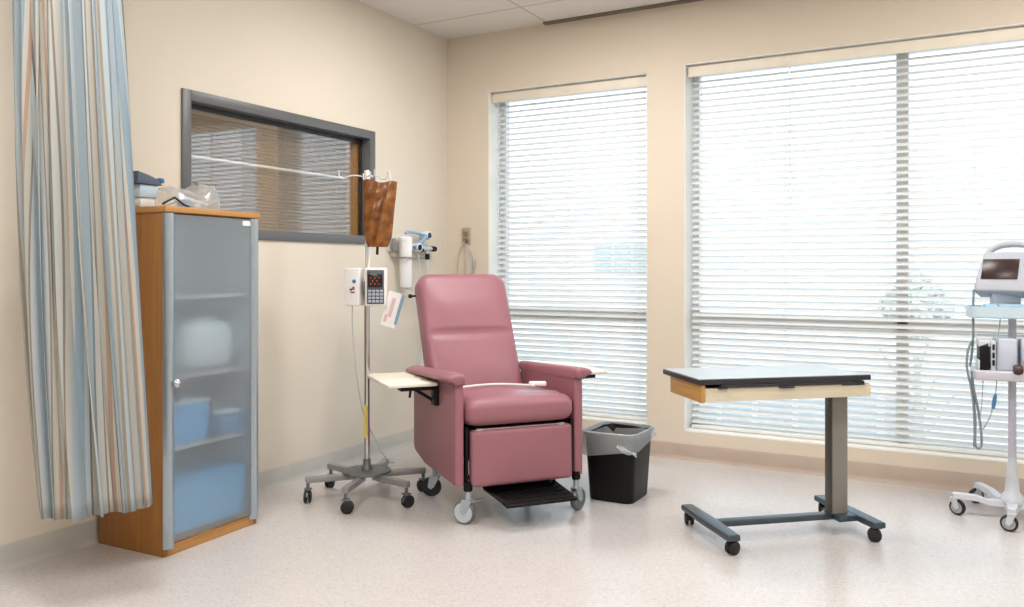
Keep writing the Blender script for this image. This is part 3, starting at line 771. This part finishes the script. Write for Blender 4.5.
    for j in range(4):
        for i in range(4):
            b = MB(); b.box((-.037+i*.0195, -.043, .020+j*.0175), (-.021+i*.0195, -.039, .033+j*.0175), .002); b.build('key', M('key_grey', '#aab2bb', .4), pt)
    b = MB(); b.box((-.062, .0, .06), (-.03, .04, .13), .004); b.build('clamp', blackp, pt)
    mt = thing('pump_module', 'white pump side module with blue and red marks left of display', 'pump module', wl(-.055, -.045, .998), ang0-math.radians(10))
    b = MB(); b.box((-.045, -.03, 0), (.036, .04, .193), .007, 3); b.build('housing', M('module_white', '#e9e9ea', .4), mt)
    b = MB(); b.lathe([(.001, 0), (.010, 0), (.010, -.003), (.001, -.003)], (.008, -.030, .125), 'Y', 14); b.build('blue_mark', M('mark_blue', '#3e78b8', .4), mt)
    b = MB(); b.box((-.010, -.033, .066), (.012, -.030, .072)); b.box((-.014, -.033, .078), (-.002, -.030, .088)); b.box((.0, -.033, .082), (.010, -.030, .097)); b.build('dark_mark', M('mark_red', '#7d3f48', .4), mt)
    b = MB(); b.box((-.049, -.01, .13), (-.044, .02, .15), .002); b.build('latch', blackp, mt)
    b = MB(); b.tube([wl(-.07, -.03, 1.0), wl(-.068, -.03, .85), wl(-.045, -.02, .6), wl(-.02, .03, .42), wl(.03, .05, .30), wl(.09, .10, .17), wl(.12, .16, .14)], .003, 6, smooth=6); tag(b.build('power_cord', M('cord_grey', '#b5b9bb', .5)), 'thin grey cord hanging from pump module down to IV base', 'cord')
    ct = thing('paper_card', 'tilted white card with blue edge hanging right of the infusion pump', 'card', wl(.125, -.052, 1.075), ang0+math.radians(-8))
    b = MB(); b.T = Matrix.Rotation(math.radians(16), 4, 'Y'); b.box((-.0, -.003, -.18), (.078, .003, .0)); b.build('card', M('card_white', '#eceaea', .5), ct)
    b = MB(); b.T = Matrix.Rotation(math.radians(16), 4, 'Y'); b.box((.070, -.0045, -.16), (.084, .004, .0)); b.build('edge', M('card_blue', '#7f9fb4', .5), ct)['label'] = 'blue edge'
    b = MB(); b.T = Matrix.Rotation(math.radians(16), 4, 'Y'); b.box((.028, -.0045, -.13), (.046, -.003, -.03)); b.box((.012, -.0045, -.16), (.026, -.003, -.12)); b.build('print_mark', M('card_pink', '#dcb9bc', .5), ct)
iv()

# ================================================================ WALL UNITS
def wall_units():
    t = thing('wall_suction_unit', 'white suction canister with blue and black regulators on wall above recliner', 'wall suction unit', (0, -.5, 1.06))
    def T_(b): b.T = Tr(0, .5, -1.06); return b
    b = T_(MB()); b.box((.0, -.71, 1.30), (.012, -.30, 1.42), .003); b.build('mounting_plate', M('plate_cream', '#d8d2c4', .5), t)
    b = T_(MB()); b.lathe([(.001, 1.065), (.036, 1.065), (.040, 1.075), (.043, 1.37), (.046, 1.372), (.046, 1.392), (.03, 1.40), (.001, 1.40)], (.07, -.60, 0), 'Z', 26); b.build('canister', M('canister_white', '#eef0f2', .3), t)
    b = T_(MB()); b.box((.0, -.655, 1.255), (.115, -.645, 1.265)); b.box((.0, -.555, 1.255), (.115, -.545, 1.265)); b.box((.114, -.655, 1.255), (.12, -.545, 1.265)); b.tube([(.02, -.68, 1.26), (.03, -.3, 1.26)], .004, 6); b.build('holder', M('holder_grey', '#8c8c88', .4), t)
    b = T_(MB()); b.lathe([(.001, 1.30), (.016, 1.30), (.018, 1.31), (.018, 1.36), (.014, 1.385), (.001, 1.385)], (.04, -.685, 0), 'Z', 16); b.build('vacuum_trap', M('trap_grey', '#7c8084', .4), t)
    blue = M('valve_blue', '#87add0', .35)
    b = T_(MB()); b.tube([(.07, -.60, 1.42), (.07, -.57, 1.43), (.06, -.45, 1.425), (.06, -.38, 1.415)], .010, 8, smooth=4); b.tube([(.07, -.50, 1.33), (.07, -.42, 1.37), (.07, -.36, 1.42)], .013, 10, smooth=4); b.build('blue_hose', blue, t)
    for (y, z) in ((-.345, 1.415), (-.46, 1.33)):
        b = T_(MB()); b.lathe([(.001, 0), (.022, 0), (.03, .02), (.03, .06), (.027, .068), (.001, .068)], (.02, y, z), 'X', 22); g = b.build('gauge', M('gauge_pale', '#dfe6ec', .3), t)
        b = T_(MB()); b.lathe([(.001, 0), (.02, 0), (.02, .004), (.001, .004)], (.088, y-.006, z), 'X', 18); b.build('gauge_face', blackp if y < -.4 else M('face_dark', '#2b2f36', .3), g)
    b = T_(MB()); b.tube([(.05, -.45, 1.325), (.05, -.25, 1.325)], .014, 12); b.tube([(.05, -.33, 1.325), (.05, -.33, 1.22)], .008, 10); b.box((.012, -.40, 1.30), (.04, -.28, 1.35), .004); b.build('manifold', M('manifold_pale', '#c3d3df', .3, .3), t)
    for (y, z, r_) in ((-.255, 1.325, .018), (-.33, 1.27, .015), (-.405, 1.315, .013)):
        b = T_(MB()); b.lathe([(.001, -.02), (r_, -.02), (r_*1.1, 0), (r_, .02), (.001, .02)], (.055, y, z), 'Z' if y == -.33 else 'Y', 14); b.build('knob', blackp, t)
    b = T_(MB()); b.tube([(.05, -.33, 1.22), (.055, -.325, 1.16), (.05, -.35, .98), (.045, -.37, .8), (.06, -.42, .55), (.05, -.45, .35)], .006, 8, smooth=5)
    b.tube([(.07, -.46, 1.30), (.06, -.42, 1.12), (.05, -.37, .95), (.05, -.40, .75)], .0045, 8, smooth=5)
    b.tube([(.07, -.60, 1.06), (.08, -.52, 1.045), (.075, -.42, 1.02), (.06, -.36, .9)], .0045, 8, smooth=5)
    b.build('tubing', M('tube_pale', '#c2ccd0', .3), t)
    t = thing('nurse_call_outlet', 'small beige call outlet with looped cord on wall by the narrow window', 'wall outlet', (.165, 0, 1.42))
    b = MB(); b.box((-.035, -.008, -.055), (.035, 0, .06), .003); b.build('plate', M('plate_taupe', '#a89a88', .5), t)
    b = MB(); b.lathe([(.001, 0), (.016, 0), (.014, -.022), (.001, -.024)], (.004, -.008, -.03), 'Y', 14); b.build('plug', M('plug_grey', '#6b655c', .5), t)
    b = MB(); b.box((-.018, -.014, .0), (.018, -.008, .035), .002); b.build('socket', M('sock_brown', '#857868', .5), t)
    b = MB(); b.tube([(.004, -.03, -.035), (-.02, -.032, -.075), (-.055, -.02, -.14), (-.06, -.02, -.3), (-.03, -.02, -.42), (.03, -.02, -.44), (.07, -.02, -.33), (.075, -.02, -.18), (.045, -.025, -.10), (.006, -.03, -.06)], .0045, 8, smooth=6)
    b.tube([(.004, -.03, -.05), (.006, -.02, -.2), (.01, -.02, -.42)], .004, 8, smooth=4); b.build('cord', M('cord_beige', '#bdb5a8', .5), t)
    b = MB(); b.box((.062, -.032, -.24), (.086, -.012, -.17), .006); b.build('call_button', M('cb_grey', '#a9aeb0', .5), t)
wall_units()

# ================================================================ WASTEBASKET
def rrect(hx, hy, r, n=7):
    pts = []
    for cx, cy, a0 in ((hx-r, hy-r, 0), (-hx+r, hy-r, PI/2), (-hx+r, -hy+r, PI), (hx-r, -hy+r, 1.5*PI)):
        pts += [(cx+r*math.cos(a0+PI/2*k/n), cy+r*math.sin(a0+PI/2*k/n)) for k in range(n+1)]
    return pts
def loft(b, rings, closed_bottom=False, smooth=True):
    vs = []; fs = []; m = len(rings[0])
    for r in rings: vs += r
    for i in range(len(rings)-1):
        for k in range(m): fs.append([i*m+k, i*m+(k+1) % m, (i+1)*m+(k+1) % m, (i+1)*m+k])
    if closed_bottom: fs.append(list(range(m))[::-1])
    b.add(vs, fs, smooth); return b
def bin_():
    t = thing('wastebasket', 'black plastic wastebasket with clear liner on floor right of the recliner', 'wastebasket', (1.715, -.975, 0), 0); t.scale = (1.13, 1.05, .93)
    def R(hx, hy, r, z, f=None): return [(x, y, z+(f(x, y) if f else 0)) for x, y in rrect(hx, hy, r)]
    b = MB(); loft(b, [R(.098, .118, .04, .004), R(.105, .126, .045, .0), R(.107, .128, .045, .006), R(.122, .152, .05, .36), R(.130, .160, .052, .362), R(.130, .160, .052, .378), R(.125, .155, .05, .378), R(.118, .148, .048, .36), R(.10, .12, .04, .012)], True)
    loft(b, [R(.10, .12, .04, .012)], True); b.build('bin', blackp, t)
    def droop(x, y): 
        a = math.atan2(y, x); return -.035*math.cos(a+2.2)-.018*math.sin(3*a+.5)-.012*math.sin(7*a)
    def wob(hx, hy, r, z, f, k):
        out = []
        for i, (x, y) in enumerate(rrect(hx, hy, r, 14)):
            a = math.atan2(y, x); s_ = 1+k*math.sin(9*a+z*40)+k*.7*math.sin(17*a+2+z*60)
            out.append((x*s_, y*s_, z+(f(x, y) if f else 0)))
        return out
    b = MB()
    loft(b, [wob(.137, .167, .055, .285, droop, .022), wob(.139, .169, .055, .315, lambda x, y: droop(x, y)*.6, .016), wob(.136, .166, .055, .35, None, .010), wob(.134, .164, .055, .379, None, .004), wob(.130, .160, .052, .386, None, .002), wob(.124, .154, .05, .382, None, .002), wob(.115, .145, .048, .34, None, .012), wob(.108, .136, .045, .25, None, .03), wob(.09, .115, .04, .12, None, .04)])
    b.build('liner', linerm, t, sharp=None)
    # knotted corner of the liner
    b = MB(); b.grid(lambda u, v: Vector((.06+.09*u, -.178-.012*math.sin(PI*v)-.01*math.sin(6*u), .318+.035*(v-.5)*(1-.6*u)-.035*u+.006*math.sin(9*u+5*v))), 10, 6); b.build('liner_fold', linerm, t, sharp=None)
bin_()

# ================================================================ OVERBED TABLE
def table():
    rz = math.radians(41.0)
    u = Vector((math.cos(rz), math.sin(rz), 0))
    t = thing('overbed_table', 'grey topped overbed table with maple drawer on single column, front right', 'overbed table', (2.363, -1.731, 0), rz)
    # local: x 0..0.79 along front edge, y 0..0.41 toward the window
    b = MB(); b.prism([(p[0]+.395, p[1]+.192) for p in rrect(.397, .192, .012, 4)], .714, .736, 'Z', .004, 2); b.build('tabletop_edge', M('edge_black', '#24262b', .35), t)
    b = MB(); b.prism([(p[0]+.395, p[1]+.192) for p in rrect(.390, .185, .010, 4)], .734, .7385, 'Z', .0015, 1); b.build('tabletop', M('pale_laminate', '#a8b1b7', .35), t)
    b = MB(); b.box((.10, .006, .698), (.70, .022, .716), .003); b.box((.09, .0, .694), (.13, .04, .702), .003); b.box((.365, -.002, .690), (.43, .02, .702), .004); b.box((.66, .012, .692), (.765, .05, .710), .003); b.box((.10, .03, .700), (.70, .34, .715)); b.build('slide_rail', M('rail_dark', '#2b2f36', .4), t)
    b = MB(); b.box((.035, .018, .642), (.80, .034, .697), .003); b.box((.035, .036, .642), (.80, .35, .650)); b.box((.035, .335, .642), (.80, .35, .697)); b.box((.785, .03, .642), (.80, .34, .697)); dr = b.build('drawer', maple, t)
    b = MB(); b.box((.016, .012, .638), (.034, .335, .712), .003); b.build('drawer_end', maple_d, dr)
    b = MB(); b.box((.736, .205, .085), (.815, .252, .642), .005, 3); b.build('column', columnm, t)
    b = MB(); b.box((.730, .203, .085), (.7365, .254, .642), .002); b.build('column_dark_side', M('col_dark', '#47443f', .4), t)  # thin slab gives the column's left side a darker tone
    b = MB(); b.box((.738, .195, .615), (.75, .206, .64)); b.box((.71, .15, .632), (.83, .30, .643), .002); b.build('bracket', alu, t)
    # base
    b = MB(); b.box((.17, .215, .058), (.85, .265, .085), .006); b.box((.745, .165, .06), (.86, .29, .088), .005); b.build('base_beam', basem, t)
    def bar(x, y0_, y1_, nm):
        b = MB(); n = 6
        pts = [(x-.028, y0_), (x+.028, y0_), (x+.034, .5*(y0_+y1_)), (x+.028, y1_), (x-.028, y1_), (x-.034, .5*(y0_+y1_))]
        b.prism(pts, .062, .090, 'Z', .007, 3); return b.build('base_bar', basem, t)
    bar(.162, .015, .485, 'l'); bar(.858, .04, .50, 'r')
    for (x, y, yaw) in ((.162, .045, .3), (.162, .455, 1.3), (.862, .065, 2.6), (.858, .47, 1.0)):
        caster(t, x, y, .029, .065, yaw, twin=True, wd=.024, forkm=blackp, trail=.010)
table()

# ================================================================ VITAL SIGNS STAND
def monitor():
    t = thing('vital_signs_stand', 'pale grey vital signs monitor trolley with five casters at right edge', 'monitor stand', (3.50, -.423, 0), math.radians(6))
    whg = M('trolley_white', '#c5cad2', .4)
    a0 = math.radians(28.965)-math.radians(6)
    angs = []
    for dx, dy in ((-.255, .059), (-.153, -.217)):
        angs.append(math.atan2(dy, dx))
    base = angs[0]
    b = MB(); b.lathe([(.001, .062), (.05, .062), (.056, .075), (.05, .10), (.032, .125), (.028, .17), (.0165, .30), (.001, .30)], (0, 0, 0), 'Z', 24); b.build('hub', whg, t)
    for k in range(5):
        a = base+a0+k*2*PI/5
        b = MB(); b.T = Rz(a)
        prof = [(.03, .068, .030), (.10, .068, .026), (.16, .086, .024), (.245, .092, .022), (.262, .090, .016)]
        vs = []; fs = []
        for (x, z, w_) in prof:
            vs += [(x, -w_, z-.012), (x, w_, z-.012), (x, w_*.8, z+.012), (x, -w_*.8, z+.012)]
        for i in range(len(prof)-1):
            for q in range(4): fs.append([i*4+q, i*4+(q+1) % 4, (i+1)*4+(q+1) % 4, (i+1)*4+q])
        fs += [[3, 2, 1, 0], [(len(prof)-1)*4+q for q in range(4)]]
        b.add(vs, fs, True); b.build('leg', whg, t, sharp=50)
        caster(t, .25*math.cos(a), .25*math.sin(a), .037, .085, [a+2.4, PI*.9, a+1, a+2, a+1.5][k], wd=.022, hubm=M('hub_grey', '#9aa0a6', .4), forkm=whg, trail=.012)
    b = MB(); b.tube([(0, 0, .12), (0, 0, 1.12)], .0175, 18); b.build('pole', M('pole_lilac', '#bdbcc8', .35), t)
    # lower basket shelf
    b = MB(); b.prism([(p[0]-.02, p[1]-.06) for p in rrect(.155, .11, .02)], .668, .712, 'Z', .006); b.build('basket', M('basket_lilac', '#bfbec9', .4), t)
    b = MB(); b.box((-.080, -.12, .712), (.005, .02, .862), .008, 3); b.build('storage_box', M('box_pale', '#c0c9d8', .4), t)
    b = MB(); b.prism([(-.150, .712), (-.112, .712), (-.112, .845), (-.150, .825)], -.13, .0, 'Y', .003); b.build('cuff_holder', blackp, t)
    b = MB(); b.box((-.155, -.13, .82), (-.105, .0, .852), .006); b.box((-.158, -.135, .712), (-.150, -.02, .76), .003); b.box((-.104, -.13, .712), (-.084, -.01, .85), .003); b.build('probe_rack', whg, t)
    for z in (.735, .77, .808):
        b = MB(); b.box((-.099, -.134, z), (-.089, -.128, z+.026)); b.build('probe_slot', blackp, t)
    b = MB(); b.lathe([(.001, 0), (.03, 0), (.03, .012), (.001, .012)], (0, 0, 0), 'Z', 22, X=Tr(.045, -.14, .79) @ Matrix.Rotation(PI/2, 4, 'X') @ Matrix.Diagonal((.85, 1.7, 1, 1))); b.box((.02, -.135, .715), (.075, .0, .86), .01); b.build('handset_cradle', whg, t)
    b = MB(); b.lathe([(.001, 0), (.022, 0), (.022, .008), (.001, .008)], (0, 0, 0), 'Z', 22, X=Tr(.045, -.152, .79) @ Matrix.Rotation(PI/2, 4, 'X') @ Matrix.Diagonal((.8, 1.8, 1, 1))); b.build('thermometer_handset', M('dark_handset', '#3c3f44', .3), t)
    b = MB(); b.lathe([(.001, -.02), (.02, -.018), (.026, 0), (.02, .018), (.001, .02)], (0, -.16, .722), 'X', 16); b.build('bulb', M('bulb_brown', '#3d2722', .4), t)
    # mid tray
    b = MB(); b.prism([(p[0]-.045, p[1]-.05) for p in rrect(.15, .10, .05)], .955, .975, 'Z', .008); 
    pts = rrect(.15, .10, .05)
    loft(b, [[(x-.045, y-.05, .965) for x, y in pts], [(x*1.03-.045, y*1.03-.05, 1.01) for x, y in pts], [(x*.99-.045, y*.99-.05, 1.01) for x, y in pts], [(x*.96-.045, y*.96-.05, .975) for x, y in pts]])
    b.build('tray', M('tray_pale', '#c4dae6', .35), t)
    b = MB(); b.box((-.13, -.12, .975), (.05, .0, 1.022), .012); b.build('tray_insert', M('tray_blue', '#9fc3d8', .3), t)
    b = MB(); b.box((-.09, -.05, 1.01), (.03, .04, 1.09), .01); b.build('mount', M('mount_grey', '#aab4c4', .4), t)
    # monitor body, tilted back
    mt = b = MB(); tilt = Matrix.Rotation(math.radians(-26), 4, 'Z') @ Matrix.Rotation(math.radians(-19), 4, 'X')
    b.T = Tr(-.035, -.085, 1.075) @ tilt
    out = [(-.140, .0), (.140, .0), (.138, .05), (.118, .185), (.10, .20), (-.10, .20), (-.118, .185), (-.138, .05)]
    b.prism(out, -.02, .09, 'Y', .012, 3); body = b.build('monitor', greyplast, t)
    b = MB(); b.T = Tr(-.035, -.085, 1.075) @ tilt
    b.tube([(-.110, .01, .17), (-.102, .01, .208), (-.06, .01, .238), (0, .01, .246), (.06, .01, .238), (.102, .01, .208), (.110, .01, .17)], .0145, 12, smooth=5); b.build('handle', greyplast, body)
    b = MB(); b.T = Tr(-.035, -.085, 1.075) @ tilt; b.box((-.112, -.0235, .060), (.046, -.0195, .160), .001); b.build('screen', M('screen_brown', '#33211f', .25), body)
    b = MB(); b.T = Tr(-.035, -.085, 1.075) @ tilt; b.box((.066, -.0235, .12), (.10, -.02, .15), .003); b.box((.075, -.03, .145), (.11, -.0, .172), .004); b.build('green_connector', M('conn_green', '#3f9c72', .4), body)
    for j in range(3):
        b = MB(); b.T = Tr(-.035, -.085, 1.075) @ tilt; b.lathe([(.001, 0), (.009, 0), (.008, -.004), (.001, -.004)], (.09, -.0195, .03+.03*j), 'Y', 12); b.build('button', M('btn', '#8e949e', .4), body)
    # cables
    b = MB(); b.tube([(-.168, -.07, 1.09), (-.172, -.07, 1.0), (-.172, -.07, .85), (-.185, -.075, .72)], .0055, 8, smooth=5)
    b.tube([(-.172, -.07, .85), (-.195, -.09, .80), (-.20, -.09, .72), (-.182, -.09, .62), (-.165, -.09, .48), (-.165, -.09, .36), (-.150, -.09, .335), (-.138, -.09, .37), (-.150, -.09, .50), (-.172, -.09, .62), (-.178, -.09, .70)], .0055, 8, smooth=6)
    b.tube([(-.178, -.08, .70), (-.17, -.08, .55), (-.165, -.08, .42), (-.168, -.08, .34)], .0065, 8, smooth=5); b.build('grey_cable', M('cable_grey', '#7d8a90', .5), t)
    b = MB(); b.tube([(-.09, -.12, 1.07), (-.065, -.12, .98), (-.075, -.12, .86), (-.08, -.135, .70), (-.085, -.12, .60), (-.095, -.12, .55), (-.105, -.12, .50), (-.13, -.11, .44), (-.145, -.10, .42)], .0028, 6, smooth=6)
    b.tube([(.05, -.12, .68), (.055, -.12, .5), (.06, -.12, .3), (.065, -.12, .25)], .0028, 6, smooth=4); b.tube([(-.135, -.12, .68), (-.14, -.11, .55), (-.15, -.1, .45)], .002, 6, smooth=4); b.build('thin_cable', M('cable_pale', '#98a2a8', .5), t)
    b = MB(); b.tube([(-.085, -.12, .60), (-.095, -.12, .53)], [.006, .009, .009, .006], 8, smooth=3); b.build('blue_connector', M('conn_blue', '#4b7ba6', .4), t)
monitor()

# ================================================================ OUTSIDE
def outside():
    white = M('render_white', '#eef0f0', .8); bl = M('facade_glass', '#b3bfc5', .7)
    t = thing('building', 'pale building with rows of bluish windows seen through the blinds', 'building', (2, 15, -6))
    b = MB(); b.T = Tr(-2, -15, 6); b.box((-7.25, 15, -6), (18, 22, 7), .02); b.build('facade', white, t)
    def win(x0, x1, z0, z1, nm=2):
        b = MB(); b.T = Tr(-2, -15, 6); b.box((x0-.03, 14.93, z0-.06), (x1+.03, 15.02, z1+.06)); w = b.build('window', white, t)
        n = nm
        for k in range(n):
            a = x0+(x1-x0)*k/n+.03; c = x0+(x1-x0)*(k+1)/n-.03
            b = MB(); b.T = Tr(-2, -15, 6); b.box((a, 14.90, z0), (c, 14.94, z1)); b.build('pane', bl, w)
    C0 = (3.338, -5.06)
    for (xa, xb, za, zb, n) in WINS: win(xa, xb, za, zb, n)
    b = MB(); b.T = Tr(-2, -15, 6); b.box((-7.35, 14.8, 7), (18.1, 22.1, 7.3)); b.build('roof', M('roof_grey', '#b9bfc2', .8), t)
    b = MB(); b.box((-40, WT+1.5, -6.2), (40, 60, -6)); o = b.build('ground', M('paving_pale', '#c6cbcb', .9)); o['kind'] = 'structure'
    for i, (x, y, r) in enumerate(((2.45, 11.3, .5),)):
        tr_ = thing('tree', ['small pale green tree outside, behind the mullion', 'small pale green tree outside, behind the monitor stand'][i], 'tree', (x, y, -6))
        b = MB(); b.tube([(0, 0, 0), (.1, 0, 2.5), (0, .1, 5.6)], [.16, .12, .06], 10, smooth=3)
        for k in range(6):
            a = k*1.05; b.tube([(0, .05, 4+.25*k), (.6*math.cos(a), .6*math.sin(a), 5+.25*k)], .03, 6)
        b.build('trunk', M('bark', '#c4beb6', .9), tr_)
        rnd = random.Random(i+4); b = MB()
        for k in range(2600):
            th = rnd.uniform(0, 2*PI); ph = math.acos(rnd.uniform(-1, 1)); q = r*rnd.uniform(.35, 1)**.5
            lump = 1+.22*math.sin(3*th+i)+.15*math.sin(5*ph)
            c = Vector((q*lump*math.sin(ph)*math.cos(th), q*lump*math.sin(ph)*math.sin(th), 6.5+q*lump*.9*math.cos(ph)))
            d1 = Vector((rnd.uniform(-1, 1), rnd.uniform(-1, 1), rnd.uniform(-1, 1))).normalized(); d2 = d1.orthogonal().normalized(); L_ = .11
            b.add([c-d1*L_, c+d2*L_*.45, c+d1*L_, c-d2*L_*.45], [[0, 1, 2, 3]])
        b.build('foliage', M('leaf_pale', '#d6dad2', .8), tr_)
import math as _m
def px_wall(px, py, Y=14.9):
    yaw = math.radians(28.965); fw = (-math.sin(yaw), math.cos(yaw)); rt = (math.cos(yaw), math.sin(yaw))
    X = (px-512)/833.69; Zs = (268.66-py)/833.69
    r = (fw[0]+rt[0]*X, fw[1]+rt[1]*X); k = (Y+5.06)/r[1]
    return 3.338+r[0]*k, 1.188+Zs*k
# measured window rows of the building across: (x0, x1, z0, z1, panes)
WINS = [(-5.30, -3.72, 1.03, 1.80, 3), (-2.95, -2.05, -2.75, -1.55, 1), (-1.98, -1.22, -2.75, -1.55, 1), (-1.14, -.30, -2.75, -1.55, 1), (-.22, .62, -2.75, -1.55, 1), (.70, 1.5, -2.75, -1.55, 1), (1.6, 2.4, -2.75, -1.55, 1)]
outside()
